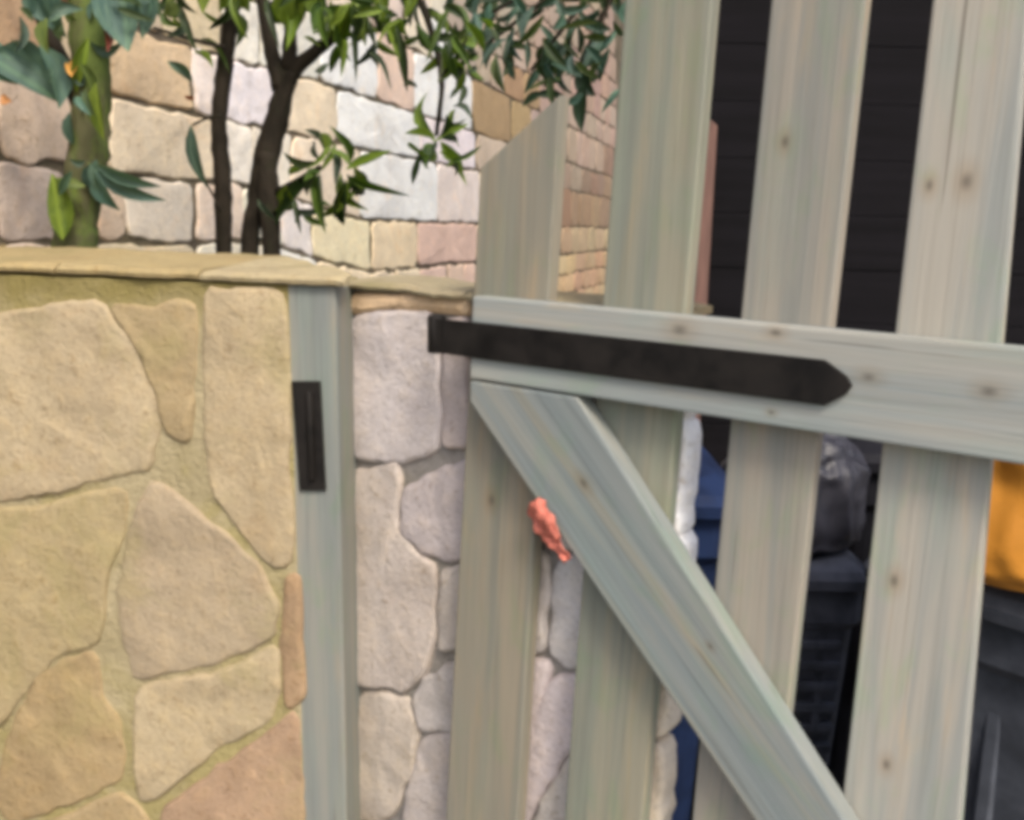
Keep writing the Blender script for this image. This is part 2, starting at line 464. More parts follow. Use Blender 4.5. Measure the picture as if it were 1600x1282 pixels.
for k in range(len(courses) - 1):
    us = []
    if k in upright:
        y_, xs = upright[k]
        for x in xs:
            u_, v_ = FH.on(x, y_)
            us.append(u_)
        t = us[-1]
    else:
        t = -0.45 - random.random() * 0.2
        us.append(t)
    while t < 7.6:
        t += random.uniform(0.22, 0.46) * (1.0 if t < 4 else 0.85)
        us.append(t)
    for a, b in zip(us, us[1:]):
        m = 0.5 * (a + b); vm = 0.5 * (jv(k, m) + jv(k + 1, m))
        wp = FH.M @ Vector((m, 0, vm))
        px, py = to_px(wp)
        if not (-130 < px < 1010 and -130 < py < 480) or (m > 4.2 and px > 960): continue
        if made >= 298: continue
        j = 0.0048
        sk = random.uniform(-0.02, 0.02)
        pts = [(a + j, jv(k, a) + j), (m, jv(k, m) + j * random.uniform(0.5, 1.6)), (b - j, jv(k, b) + j), (b - j + sk, 0.5 * (jv(k, b) + jv(k + 1, b))),
               (b - j, jv(k + 1, b) - j), (m, jv(k + 1, m) - j * random.uniform(0.5, 1.6)), (a + j, jv(k + 1, a) - j), (a + j + sk * .7, 0.5 * (jv(k, a) + jv(k + 1, a)))]
        near = m < 3.0
        me, c = stone_mesh(pts, n=36 if near else 14, proud=0.006, rnd=0.0045, rough=0.005, rings=(0.7, 0.38) if near else (0.55,), cut=0.06, freq=8, jit=0.008)
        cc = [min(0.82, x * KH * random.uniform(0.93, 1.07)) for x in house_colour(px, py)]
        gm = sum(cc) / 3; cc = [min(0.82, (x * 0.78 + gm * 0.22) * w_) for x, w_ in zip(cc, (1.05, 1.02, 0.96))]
        link('stone', me, M_stoneH, house, loc=(c.x, 0, c.y), color=cc)
        made += 1

# ------------------------------------------------------------------ stone wall on the left
wallA = thing('stone_wall', 'mossy tan garden wall of irregular sandstone slabs left of the post', 'garden wall', M=FA.M)
uL = FA.on(-620, 600)[0]
uR, vT = FA.on(463, 446); zg = -(FA.O.z)
topA = FA.on(200, 424)[1]
wl_ = FA.poly([(452, 446), (462, 700), (470, 1000), (476, 1282)])
core = [(uL, zg), (wl_[3][0] - 0.004, zg)] + [wl_[3], wl_[2], wl_[1], wl_[0]] + [(uL, wl_[0][1])]
link('wall_core', prism(core, 0.0, 0.24, 0.004, name='wall_core'), M_mortA, wallA)
KA = 0.67
stonesA = [
    ([(-120, 500), (0, 492), (45, 492), (105, 474), (160, 478), (205, 545), (238, 612), (250, 668), (234, 728), (165, 745), (82, 768), (0, 780), (-110, 790)], (206, 186, 154)),
    ([(176, 482), (230, 484), (300, 474), (306, 520), (300, 610), (296, 690), (262, 672), (248, 610), (216, 540)], (190, 166, 124)),
    ([(326, 452), (442, 456), (449, 560), (448, 700), (456, 830), (452, 880), (428, 884), (392, 845), (338, 775), (326, 700), (322, 560)], (205, 184, 150)),
    ([(242, 752), (292, 790), (350, 838), (402, 884), (428, 930), (432, 985), (400, 1008), (330, 1036), (216, 1056), (196, 1000), (190, 920), (208, 820)], (192, 172, 146)),
    ([(-110, 806), (0, 800), (60, 794), (130, 776), (196, 762), (192, 830), (164, 900), (158, 1000), (85, 1024), (40, 1076), (0, 1130), (-110, 1150)], (190, 170, 128)),
    ([(8, 1180), (32, 1110), (66, 1056), (98, 1036), (148, 1022), (160, 1090), (184, 1130), (192, 1165), (184, 1218), (98, 1258), (12, 1284), (-4, 1240)], (184, 156, 112)),
    ([(-110, 1170), (-12, 1160), (-8, 1290), (-110, 1300)], (182, 158, 112)),
    ([(222, 1074), (330, 1056), (400, 1028), (432, 1010), (438, 1080), (424, 1118), (330, 1176), (250, 1240), (222, 1250), (214, 1160)], (206, 186, 152)),
    ([(438, 1136), (462, 1110), (474, 1300), (470, 1420), (300, 1430), (252, 1290), (262, 1262), (335, 1206)], (190, 152, 126)),
    ([(-110, 1330), (0, 1312), (110, 1276), (190, 1238), (232, 1280), (270, 1420), (100, 1440), (-110, 1440)], (186, 160, 118)),
    ([(450, 905), (466, 895), (471, 1010), (474, 1085), (450, 1108), (444, 1000)], (184, 146, 112)),
]
for pts, c in stonesA:
    me, ce = stone_mesh(FA.poly(pts), n=72, proud=0.005, rnd=0.0045, rough=0.005, rings=(0.88, 0.72, 0.5, 0.28), cut=0.09, freq=15, jit=0.0035, grow=0.0052)
    link('stone', me, M_stoneA, wallA, loc=(ce.x, 0, ce.y), color=[(x * 0.72 + y_ * 0.28) * KA for x, y_ in zip(lin(*c), lin(216, 202, 166))])
# the rest of the wall, outside the picture: left of it and down to the ground
vlow = FA.on(200, 1445)[1]; ul2 = FA.on(-125, 700)[0]
def fill(u0, u1, v0, v1, su, sv, F_, par, mat, k):
    nu = max(1, round((u1 - u0) / su)); nv = max(1, round((v1 - v0) / sv))
    J = {}
    for i in range(nu + 1):
        for j in range(nv + 1):
            J[i, j] = (u0 + (u1 - u0) * (i + (random.uniform(-.28, .28) if 0 < i < nu else 0)) / nu, v0 + (v1 - v0) * (j + (random.uniform(-.28, .28) if 0 < j < nv else 0)) / nv)
    for i in range(nu):
        for j in range(nv):
            q = [J[i, j], J[i + 1, j], J[i + 1, j + 1], J[i, j + 1]]
            cx = sum(p[0] for p in q) / 4; cy = sum(p[1] for p in q) / 4
            q = [(cx + (p[0] - cx) * 0.92, cy + (p[1] - cy) * 0.92) for p in q]
            me, ce = stone_mesh(q, n=20, proud=0.010, rnd=0.010, rough=0.004, rings=(0.55,), cut=0.14, freq=14, jit=0.003)
            link('stone', me, mat, par, loc=(ce.x, 0, ce.y), color=[x * k * random.uniform(0.9, 1.08) for x in lin(192, 168, 130)])
fill(uL + .01, ul2 - .012, zg + .02, topA - 0.02, 0.22, 0.20, FA, wallA, M_stoneA, KA)
fill(ul2, wl_[3][0] - .02, zg + .02, vlow - 0.01, 0.2, 0.2, FA, wallA, M_stoneA, KA)

# coping slabs: thin weathered stones laid on top, falling to the front
def coping(par, F_, px_front, y_front, depth, rise, thick, over, mat, cols, taper=False):
    for i in range(len(px_front) - 1):
        xa, xb = px_front[i], px_front[i + 1]
        (ua, va), (ub, vb) = F_.on(xa, y_front(xa), -over), F_.on(xb, y_front(xb), -over)
        gap = 0.002
        V = []; nseg = 14
        prof = [(-over, -thick), (-over - 0.002, -thick * 0.55), (-over + 0.002, -0.004), (-over + 0.010, 0.0), (depth * 0.35, rise * 0.38), (depth * 0.7, rise * 0.72), (depth, rise), (depth, rise - thick), (0.5 * depth, -thick)]
        for s in range(nseg + 1):
            t = s / nseg; kk = 1 - 0.92 * t if (taper and i == len(px_front) - 2) else 1.0
            u = ua + gap + (ub - ua - 2 * gap) * t; v0 = va + (vb - va) * t
            for (y, z) in prof:
                if y > 0.02: y *= kk; z = z * kk if z > 0 else z
                nn = noise.noise(Vector((u * 16, y * 14, i * 3.1))); n2 = noise.noise(Vector((u * 60, y * 40, i)))
                V.append((u, y + (nn * 0.006 + n2 * .002 if y < 0.02 else 0), v0 + z + nn * 0.004 * (1 if z > -thick * .4 else .3) + n2 * .0012))
        m = len(prof)
        Fc = [(s * m + a, s * m + (a + 1) % m, (s + 1) * m + (a + 1) % m, (s + 1) * m + a) for s in range(nseg) for a in range(m)]
        Fc += [tuple(range(m)), tuple(nseg * m + a for a in range(m))]
        me = mesh_from('coping_stone', V, Fc)
        link('coping_stone', me, mat, par, color=[x * KA for x in lin(*cols[i % len(cols)])])
frontA = lambda x: 410 + 0.040 * x
backA = FA.on(200, 391, 0.25)[1] - FA.on(200, frontA(200), -0.012)[1]
coping(wallA, FA, [-600, -380, -190, 86, 312, 541], frontA, 0.25, backA, 0.012, 0.006, M_cope, [(190, 168, 125), (186, 165, 120), (196, 175, 128), (196, 176, 130), (204, 188, 150), (200, 188, 165)], taper=True)

# ------------------------------------------------------------------ stone wall behind the gate
wallB = thing('stone_wall', 'pale lilac grey rubble wall standing behind the open gate', 'garden wall', M=FB.M)
zgB = -FB.O.z
uB0 = FB.on(520, 800)[0]
endB = FB.poly([(1076, 470), (1078, 640), (1068, 760), (1062, 900), (1046, 1080), (1036, 1290)])
vtB = FB.on(600, 455)[1]
outline = [(uB0, zgB), (endB[-1][0] - 0.02, zgB)] + [(a - 0.012, b) for a, b in reversed(endB)]
outline[-1] = (outline[-1][0], vtB)
outline.append((uB0, vtB))
me = prism(outline, 0.0, 0.2, 0.0, name='wall_core')
for v in me.vertices:                                                # the end is cut askew
    if v.co.y > 0.1 and v.co.x > 0.3: v.co.x -= 0.13
link('wall_core', me, M_mortB, wallB)
KB = 0.92
stonesB = [
    ([(552, 468), (560, 461), (640, 464), (734, 470), (734, 490), (690, 484), (612, 480), (554, 488)], (206, 178, 142)),
    ([(556, 494), (604, 486), (678, 490), (690, 560), (688, 690), (676, 708), (632, 720), (562, 716), (552, 620)], (198, 188, 182)),
    ([(700, 500), (735, 500), (735, 700), (698, 698)], (188, 175, 168)),
    ([(636, 765), (692, 733), (735, 722), (735, 868), (694, 876), (660, 856), (632, 828)], (184, 173, 168)),
    ([(553, 738), (620, 726), (628, 740), (622, 826), (650, 862), (684, 890), (680, 985), (668, 1050), (634, 1082), (606, 1070), (562, 1072), (554, 980), (550, 850)], (188, 176, 164)),
    ([(696, 890), (735, 882), (735, 1012), (692, 1012), (692, 950)], (190, 180, 168)),
    ([(568, 1086), (606, 1082), (640, 1092), (654, 1130), (648, 1200), (612, 1276), (560, 1282), (553, 1180)], (182, 170, 155)),
    ([(662, 1064), (735, 1026), (735, 1136), (662, 1140), (650, 1096)], (186, 178, 170)), ([(664, 1152), (735, 1148), (735, 1330), (640, 1330), (634, 1270)], (184, 174, 166)),
    ([(560, 1296), (612, 1290), (640, 1340), (630, 1430), (560, 1430)], (180, 168, 152)),
    ([(745, 480), (850, 490), (850, 610), (745, 640)], (190, 178, 170)), ([(745, 655), (840, 640), (842, 840), (745, 860)], (188, 178, 170)),
    ([(745, 872), (818, 862), (858, 870), (852, 1006), (836, 1020), (745, 1040)], (192, 184, 176)), ([(862, 500), (945, 510), (945, 690), (860, 660)], (196, 186, 180)),
    ([(852, 700), (945, 705), (945, 850), (866, 858), (852, 800)], (196, 188, 178)), ([(872, 872), (930, 868), (930, 1030), (890, 1042), (866, 1020)], (190, 184, 178)),
    ([(745, 1050), (832, 1030), (862, 1036), (852, 1080), (822, 1130), (745, 1150)], (188, 176, 172)), ([(745, 1164), (820, 1148), (868, 1060), (930, 1050), (925, 1150), (880, 1180), (842, 1240), (812, 1310), (745, 1310)], (190, 178, 174)),
    ([(830, 1310), (852, 1250), (890, 1190), (930, 1160), (930, 1330), (840, 1400)], (186, 178, 168)),
    ([(956, 500), (1078, 512), (1080, 560), (1076, 640), (956, 690)], (250, 236, 230)), ([(956, 704), (1073, 650), (1068, 740), (1060, 830), (1036, 850), (956, 860)], (255, 246, 242)),  # wall end stones, colour whitened to offset the gate's shade
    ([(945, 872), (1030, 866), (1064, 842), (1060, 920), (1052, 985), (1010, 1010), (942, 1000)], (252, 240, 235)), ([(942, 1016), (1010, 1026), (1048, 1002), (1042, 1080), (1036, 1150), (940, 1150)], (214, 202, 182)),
    ([(940, 1164), (1036, 1164), (1032, 1250), (1030, 1320), (940, 1320)], (206, 194, 174)),
]
for pts, c in stonesB:
    me, ce = stone_mesh(FB.poly(pts), n=48, proud=0.009, rnd=0.005, rough=0.005, rings=(0.85, 0.6, 0.3), cut=0.085, freq=16, jit=0.0035, grow=0.0045)
    link('stone', me, M_stoneB, wallB, loc=(ce.x, 0, ce.y), color=[min(0.86, x * KB * w_ * (1.28 if sum(p[0] for p in pts) / len(pts) > 740 else 1.12)) for x, w_ in zip(lin(*c), (0.99, 1.0, 1.03))])  # stones behind the gate get a lighter colour to make up for its shade
vl = FB.on(700, 1420)[1]
fill(uB0 + .02, endB[-1][0] - .04, zgB + .02, vl, 0.16, 0.17, FB, wallB, M_stoneB, KB)
coping(wallB, FB, [536, 724, 905, 1040], lambda x: 437 + 0.105 * (x - 535), 0.11, 0.003, 0.009, 0.016, M_cope, [(186, 172, 140), (190, 174, 138), (192, 176, 140)])

# ------------------------------------------------------------------ post with hook plate
PO = at(484, 640, 1.262)
FP = Frame(PO, 0.20, lean=-0.012)
post = thing('gate_post', 'grey green square timber post set between the two stone walls', 'post', M=FP.M)
(pl, pt), (pr, _) = FP.on(447, 445), FP.on(524, 449)
zgP = -PO.z
M_post = wood_mat('post_timber')
link('post_shaft', prism([(pl, zgP), (pr, zgP), (pr, pt), (pl, pt)], 0, 0.085, 0.004, origin=((pl + pr) / 2, -0.2), name='post_shaft'), M_post, post,
     loc=((pl + pr) / 2, 0, -0.2), color=(0.225, 0.235, 0.222))
hp = thing('hook_plate', 'black iron hook plate with upright pin screwed to the grey timber post', 'hinge plate', M=FP.M)
q = FP.poly([(455, 596), (500, 596), (509, 767), (468, 767)], -0.004)
link('plate', prism(q, -0.005, -0.0005, 0.0012, name='plate'), M_iron, hp)
ax, az_ = FP.on(481, 612, -0.012); bx, bz = FP.on(486, 752, -0.012)
pin = tube_mesh([Vector((ax + (bx - ax) * t, -0.008, az_ + (bz - az_) * t)) for t in (0, .02, .5, .98, 1)], [0.003, 0.0045, 0.0045, 0.0045, 0.003], n=14, name='pin')
link('pin', pin, M_iron, hp)

# ------------------------------------------------------------------ gate
gate = thing('gate', 'open grey green timber picket gate with swept top leaning back on stone wall', 'gate', M=FG.M)
zgG = -FG.O.z / FG.Z.z + 0.012
PB = 0.030                                                           # pickets sit behind the rails
def board(name, pts, y0, y1, color, mat, ang=0.0, bevel=0.003, parent=None):
    """outline in gate coordinates; the object's own Z runs along the grain (ang = lean of the grain from upright)"""
    cx = sum(p[0] for p in pts) / len(pts); cz = sum(p[1] for p in pts) / len(pts)
    ca, sa = math.cos(ang), math.sin(ang)
    loc = [((x - cx) * ca - (z - cz) * sa, (x - cx) * sa + (z - cz) * ca) for x, z in pts]
    me = prism(loc, y0, y1, bevel, name=name)
    M = Matrix(((ca, 0, sa, cx), (0, 1, 0, 0), (-sa, 0, ca, cz), (0, 0, 0, 1)))
    o = link(name, me, mat, parent or gate, M=M, color=color)
    def local(p):
        x, z = p
        return ((x - cx) * ca - (z - cz) * sa, (x - cx) * sa + (z - cz) * ca)
    return o, local
def knot_mat(o, name, spots):
    o.data.materials.clear(); o.data.materials.append(wood_mat(name, spots))

def edge_u(pts):
    """straight line through pixels on the picket face: u as a function of v"""
    (u0, v0), (u1, v1) = FG.on(*pts[0], PB), FG.on(*pts[1], PB)
    return lambda v: u0 + (u1 - u0) * (v - v0) / (v1 - v0)
pick_edges = [(((741, 430), (698, 1240)), ((866, 300), (808, 1282))), (((974, 30), (881, 1282)), ((1110, 30), (1003, 1282))),
              (((1202, 30), (1084, 1250)), ((1352, 0), (1228, 1140))), (((1457, 0), (1318, 1230)), ((1592, 200), (1500, 1282)))]
tops = [(FG.on(744, 262, PB)[1], FG.on(868, 148, PB)[1]), (0.40, 0.49), (0.545, 0.575), (0.585, 0.588)]
pcol = [(0.250, 0.234, 0.192), (0.246, 0.248, 0.205), (0.280, 0.268, 0.240), (0.342, 0.340, 0.316), (0.32, 0.30, 0.26), (0.31, 0.29, 0.25)]
knots_px = [[(768, 782, .007)], [(1020, 900, .004)], [(1226, 222, .005)], [(1452, 290, .005), (1510, 284, .007), (1397, 908, .006), (1385, 1195, .005)]]
for i, (Lp, Rp) in enumerate(pick_edges):
    L_, R_ = edge_u(Lp), edge_u(Rp)
    # the sides are sawn parallel: average the two traced edges into one straight board
    tl, tr = tops[i]
    pts = [(L_(zgG), zgG), (R_(zgG), zgG), (R_(tr), tr), (L_(tl), tl)]
    o, loc = board('picket', pts, PB, PB + 0.021, pcol[i], M_wood)
    knot_mat(o, 'picket_timber', [(*loc(FG.on(a, b, PB)), r) for a, b, r in knots_px[i]])
for i in (4, 5):                                                     # two more beyond the right edge of the picture
    u0 = 0.262 + 0.158 * (i - 3)
    board('picket', [(u0, zgG), (u0 + .097, zgG), (u0 + .097, .588), (u0, .588)], PB, PB + 0.021, pcol[i], M_wood)
uEnd = 0.262 + 0.158 * 2 + 0.11
uS = FG.on(736, 520)[0]
# upper rail, its grain runs across: turn the board's Z along the rail
o, loc = board('rail', [(uS, -0.048), (uEnd, -0.050), (uEnd, 0.046), (uS, 0.048)], 0.0, PB - 0.001, (0.305, 0.322, 0.315), M_wood, ang=math.pi / 2)
knot_mat(o, 'rail_timber', [(*loc(FG.on(a, b)), r) for a, b, r in [(1357, 590, .006), (1545, 612, .0065), (1062, 516, .008), (1212, 520, .005), (1205, 645, .003)]])
board('rail', [(uS, -1.06), (uEnd, -1.06), (uEnd, -0.965), (uS, -0.965)], 0.0, PB - 0.001, (0.24, 0.24, 0.21), M_wood, ang=math.pi / 2)
# brace, cut to butt under the rail
(b0, b0v), (b1, b1v) = FG.on(736, 628), FG.on(1176, 1276)
(c0, c0v), (c1, c1v) = FG.on(905, 628), FG.on(1302, 1256)
def run(p, q, v): return p[0] + (q[0] - p[0]) * (v - p[1]) / (q[1] - p[1])
pl_, ql_ = (b0, b0v), (b1, b1v); pr_, qr_ = (c0, c0v), (c1, c1v)
vb = -0.0505
low = -0.962
pts = [(uS + 0.001, vb), (run(pr_, qr_, vb), vb), (run(pr_, qr_, low), low), (run(pl_, ql_, low), low), (uS + 0.001, b0v)]
o, loc = board('brace', pts, 0.0, PB - 0.001, (0.228, 0.252, 0.253), M_wood, ang=math.atan2(b1 - b0, b1v - b0v) + math.pi)
knot_mat(o, 'brace_timber', [(*loc(FG.on(a, b)), r) for a, b, r in [(912, 755, .006), (1110, 1010, .003)]])

# strap of the hook and band hinge
s0 = FG.poly([(668, 496), (1288, 563), (1322, 588), (1331, 603), (1322, 616), (1288, 634), (668, 550)], -0.005)
strap = thing('strap_hinge', 'long black iron strap hinge with pointed end on the gate rail', 'strap hinge', M=FG.M)
link('strap', prism(s0, -0.0055, -0.0005, 0.0012, name='strap'), M_iron, strap)
e0, e1 = FG.on(672, 493, -0.008), FG.on(672, 553, -0.008)
eye = tube_mesh([Vector((e0[0] + (e1[0] - e0[0]) * t, 0.004, e0[1] + (e1[1] - e0[1]) * t)) for t in (0, .03, .5, .97, 1)], [0.009, 0.0112, 0.0112, 0.0112, 0.009], n=18, name='eye')
link('eye', eye, M_iron, strap)
ml = FG.on(690, 520, -0.007)
link('seam', prism([(ml[0] - .0015, e1[1] + .002), (ml[0] + .0015, e1[1] + .002), (ml[0] + .0015, e0[1] - .002), (ml[0] - .0015, e0[1] - .002)], -0.0068, -0.0056, 0.0004, name='seam'), M_iron, strap)

# crumpled tape caught over the lower arris of the brace
a0, a1 = Vector(FG.on(836, 784)), Vector(FG.on(890, 874))
dirv = (a1 - a0); Lt = dirv.length; dirv.normalize(); nrm = Vector((dirv.y, -dirv.x))
if nrm.x > 0: nrm = -nrm                                             # towards the lower left
V = []; nu_, nv_ = 30, 12
for i in range(nu_ + 1):
    t = i / nu_
    wid = 0.030 * (0.55 + 0.6 * math.sin(math.pi * min(1, t * 1.15 + .12)) ** 0.7) * (1 + .25 * noise.noise(Vector((t * 7, 1, 0))))
    for j in range(nv_ + 1):
        q = j / nv_
        x = a0 + dirv * (t * Lt) + nrm * ((q - 0.42) * wid)
        y = -0.003 - 0.006 * abs(math.sin(q * 3.5 + t * 2)) + 0.020 * max(0, q - 0.55) ** 1.2 + 0.004 * noise.noise(Vector((t * 9, q * 5, 2))) + .001 * noise.noise(Vector((t * 22, q * 12, 5)))
        V.append((x.x + .002 * noise.noise(Vector((t * 14, q * 8, 9))), y, x.y + .002 * noise.noise(Vector((t * 14, q * 8, 4)))))
m = nv_ + 1; N0 = len(V)
V += [(x, y + 0.0012, z) for x, y, z in V]
Fc = []
for i in range(nu_):
    for j in range(nv_):
        a = i * m + j
        Fc += [(a, a + 1, a + m + 1, a + m), (N0 + a, N0 + a + m, N0 + a + m + 1, N0 + a + 1)]
for j in range(nv_):
    Fc += [(j, N0 + j, N0 + j + 1, j + 1), (nu_ * m + j, nu_ * m + j + 1, N0 + nu_ * m + j + 1, N0 + nu_ * m + j)]
for i in range(nu_):
    Fc += [(i * m, (i + 1) * m, N0 + (i + 1) * m, N0 + i * m), (i * m + nv_, N0 + i * m + nv_, N0 + (i + 1) * m + nv_, (i + 1) * m + nv_)]
tape = link('plastic_tape', mesh_from('plastic_tape', V, Fc, smooth=True), M_tape, M=FG.M)
tag(tape, 'small crumpled coral red plastic tape caught on lower edge of the gate brace', 'plastic tape')

# ------------------------------------------------------------------ dark fence and bins beyond the gate
FY = 2.55
FF = Frame(Vector((0, FY, 0)), 0.0)
fx0 = at(1092, 100, FY).x
fence = thing('timber_fence', 'charcoal stained board fence beyond the gate and bins', 'fence', M=FF.M)
z = 0.03
while z < 2.75:
    link('fence_board', box(fx0, fx0 + 3.4, 0.0, 0.02, z, z + 0.138, 0.003, name='fence_board'), M_char, fence, loc=(0, random.uniform(-.0012, .0012), 0))
    z += 0.1382
for x in (0.6, 2.2, 3.3):
    link('fence_post', box(fx0 + x - .045, fx0 + x + .045, 0.025, 0.115, 0, 2.78, 0.004, name='fence_post'), M_char, fence)
px0, px1 = at(1074, 330, FY - 0.1).x, at(1116, 330, FY - 0.1).x
zt = at(1100, 176, FY - 0.1).z
rp = link('timber_stake', prism([(px0, 0), (px1, 0), (px1 - .004, zt - .03), ((px0 + px1) / 2 - .01, zt), (px0 + .006, zt - .05)], 0, 0.05, 0.004, origin=((px0 + px1) / 2, 0), name='timber_stake'), M_brown, loc=((px0 + px1) / 2, FY - 0.1, 0))
tag(rp, 'narrow reddish brown upright stake at the left end of the charcoal fence', 'stake')

def wheelie_bin(x, y, rot, mat, label, h=1.0):
    M = Matrix.Translation((x, y, 0)) @ Matrix.Rotation(rot, 4, 'Z')
    t = thing('wheelie_bin', label, 'wheelie bin', M=M, group='wheelie bins lined up beyond the gate')
    def rr(w, d, r, z, cy=0, k=5):
        out = []
        for sx, sy, a0 in ((1, 1, 0), (-1, 1, 90), (-1, -1, 180), (1, -1, 270)):
            for j in range(k):
                a = R(a0 + 90 * j / (k - 1))
                out.append((sx * (w / 2 - r) + r * math.cos(a), cy + sy * (d / 2 - r) + r * math.sin(a), z))
        return out
    def loft(rings, name, capb=True, capt=True):
        V = [p for r_ in rings for p in r_]; m = len(rings[0])
        Fc = [(l * m + i, l * m + (i + 1) % m, (l + 1) * m + (i + 1) % m, (l + 1) * m + i) for l in range(len(rings) - 1) for i in range(m)]
        if capb: Fc.append(tuple(range(m)))
        if capt: Fc.append(tuple((len(rings) - 1) * m + i for i in range(m)))
        me = mesh_from(name, V, Fc)
        return me
    lid0 = h - 0.065
    link('body', loft([rr(.37, .40, .04, .03, .02), rr(.38, .42, .05, .25, .02), rr(.42, .48, .05, lid0 - .10), rr(.425, .485, .05, lid0 - .098), rr(.455, .52, .05, lid0 - .08), rr(.455, .52, .05, lid0 - .002)], 'body'), mat, t)
    link('lid', loft([rr(.475, .55, .055, lid0, -.01), rr(.48, .555, .055, lid0 + .022, -.01), rr(.46, .53, .055, lid0 + .04, -.01), rr(.40, .44, .06, lid0 + .058), rr(.28, .30, .06, lid0 + .065)], 'lid'), mat, t)
    for k in (-1, 0, 1):
        link('rib', box(k * .11 - .012, k * .11 + .012, -0.262, -0.236, .42, lid0 - .12, .004, name='rib'), mat, t, loc=(0, 0.028, 0))
    link('handle', tube_mesh(spline([Vector((-.19, .27, lid0 - .03)), Vector((-.19, .31, lid0 - .0)), Vector((0, .315, lid0)), Vector((.19, .31, lid0 - .0)), Vector((.19, .27, lid0 - .03))], 4), [0.013] * 17, n=8, name='handle'), mat, t)
    for sx in (-1, 1):
        xs = sx * 0.215
        w = tube_mesh([Vector((xs - sx * .022, .2, .1)), Vector((xs - sx * .018, .2, .1)), Vector((xs + sx * .018, .2, .1)), Vector((xs + sx * .022, .2, .1))], [0.082, 0.1, 0.1, 0.082], n=24, name='wheel')
        link('wheel', w, M_rubber, t)
    return t
wheelie_bin(0.185, 1.93, 0.0, M_blue, 'navy blue wheelie bin showing in the narrow gap beside the stone wall end', 1.07)
wheelie_bin(0.96, 2.34, 0.0, M_black, 'black wheelie bin behind the slate bin in the right hand picket gap', 1.06)
wheelie_bin(0.965, 1.60, R(-50), M_grey, 'grey wheelie bin with an orange sack lying on its lid', 0.985)
t = wheelie_bin(0.605, 2.14, 0.0, M_slate, 'small slate grey bin with ribbed front carrying a glossy black sack', 0.83)
t.scale = (0.70, 0.70, 1.0)
for k in range(12):
    link('rib', box(-0.17, 0.17, -0.262 + .008, -0.225, .12 + k * .05, .142 + k * .05, .006, name='rib'), M_slate, t, loc=(0, 0.045 - 0.004 * k, 0))

# orange sack slumped on the grey bin
def sack(label, x, y, z0, rx, ry, hh, mat, seed, wr):
    bm = bmesh.new()
    bmesh.ops.create_icosphere(bm, subdivisions=6, radius=1.0)
    off = Vector((seed, seed * 1.7, 0))
    for v in bm.verts:
        p = v.co.copy()
        h = abs(p.z) ** 0.8 * (1 if p.z > 0 else -1)
        q = p + off
        nz = noise.noise(q * 2.0) * 0.14 + noise.noise(q * 5.5) * 0.05 - abs(noise.noise(q * Vector((4, 4, 1.6)) + Vector((7, 0, 0)))) * wr
        w = Vector((p.x * rx, p.y * ry, 0)) * (1 + nz + 0.16 * max(0, min(1, -p.z * 1.5)))
        zz = hh * 0.5 + h * hh * 0.53 * (1 + 0.6 * nz)
        if p.z < -0.05: zz *= 1 - min(1, (-p.z - 0.05) * 1.6)
        v.co = Vector((w.x, w.y, max(0.001, zz)))
    me = bpy.data.meshes.new('plastic_sack'); bm.to_mesh(me); bm.free()
    for p in me.polygons: p.use_smooth = True
    return tag(link('plastic_sack', me, mat, loc=(x, y, z0)), label, 'sack')
sack('bright orange plastic sack slumped on the lid of the grey wheelie bin', 0.93, 1.52, 0.986, 0.27, 0.25, 0.34, M_orange, 0.0, 0.05)
sack('glossy black plastic sack sitting on the small slate grey bin', 0.625, 2.09, 0.831, 0.155, 0.13, 0.26, M_sackblack, 3.0, 0.14)

# ------------------------------------------------------------------ shrubs
def blade(fold, droop, taper, name, bend=0.0):
    """a leaf one unit long and one unit wide: folded along its rib, tip drooping"""
    prof = [(0, .05), (.08, .35), (.22, .8), (.4, 1.0), (.58, .93), (.74, .7), (.88, .36), (1.0, .02)]
    V = []
    for t, w in prof:
        w = w ** taper * 0.5
        zc = -droop * t * t; bo = bend * math.sin(math.pi * t)
        V += [(t, bo + k * w, zc + fold * w * abs(k) ** 1.4) for k in (-1, -.5, 0, .5, 1)]
    Fc = [(i * 5 + j, i * 5 + j + 1, i * 5 + j + 6, i * 5 + j + 5) for i in range(len(prof) - 1) for j in range(4)]
    me = bpy.data.meshes.new(name); me.from_pydata(V, [], Fc); me.update()
    for p in me.polygons: p.use_smooth = True
    return me
blades = {}
for mt in (M_leaf, M_glauc):
    blades[mt.name] = []
    for fo, dr, bd in ((0.35, 0.12, .3), (0.2, 0.28, -.35), (0.5, 0.08, .1), (0.3, -0.10, -.2), (0.25, 0.42, .5), (0.4, 0.2, -.55)):
        b = blade(fo, dr, 1.0, 'leaf', bd); b.materials.append(mt); blades[mt.name].append(b)
def leaf(par, a, b, wpx, depth, mat, color, dd=None, turn=None):
    """leaf from pixel a (its base) to pixel b (its tip), about wpx wide, at that distance"""
    dd = random.uniform(-0.02, 0.03) if dd is None else dd
    A, B = at(*a, depth), at(*b, depth + dd)
    X = B - A; L = X.length; X.normalize()
    toc = (CAM - A).normalized()
    tw = random.uniform(-0.6, 0.6) if turn is None else turn
    Zv = (toc - X * toc.dot(X)).normalized()
    Yv = Zv.cross(X)
    Zv2 = Zv * math.cos(tw) + Yv * math.sin(tw); Yv2 = Zv2.cross(X)
    w = wpx * depth / F
    Mx = Matrix(((X.x * L, Yv2.x * w, Zv2.x * L, A.x), (X.y * L, Yv2.y * w, Zv2.y * L, A.y), (X.z * L, Yv2.z * w, Zv2.z * L, A.z), (0, 0, 0, 1)))
    o = link('leaf', random.choice(blades[mat.name]), None, par, M=par.matrix_world.inverted() @ Mx)
    k = random.uniform(0.8, 1.2)
    o.color = (color[0] * k, color[1] * k * random.uniform(.95, 1.05), color[2] * k, 1)
    return o
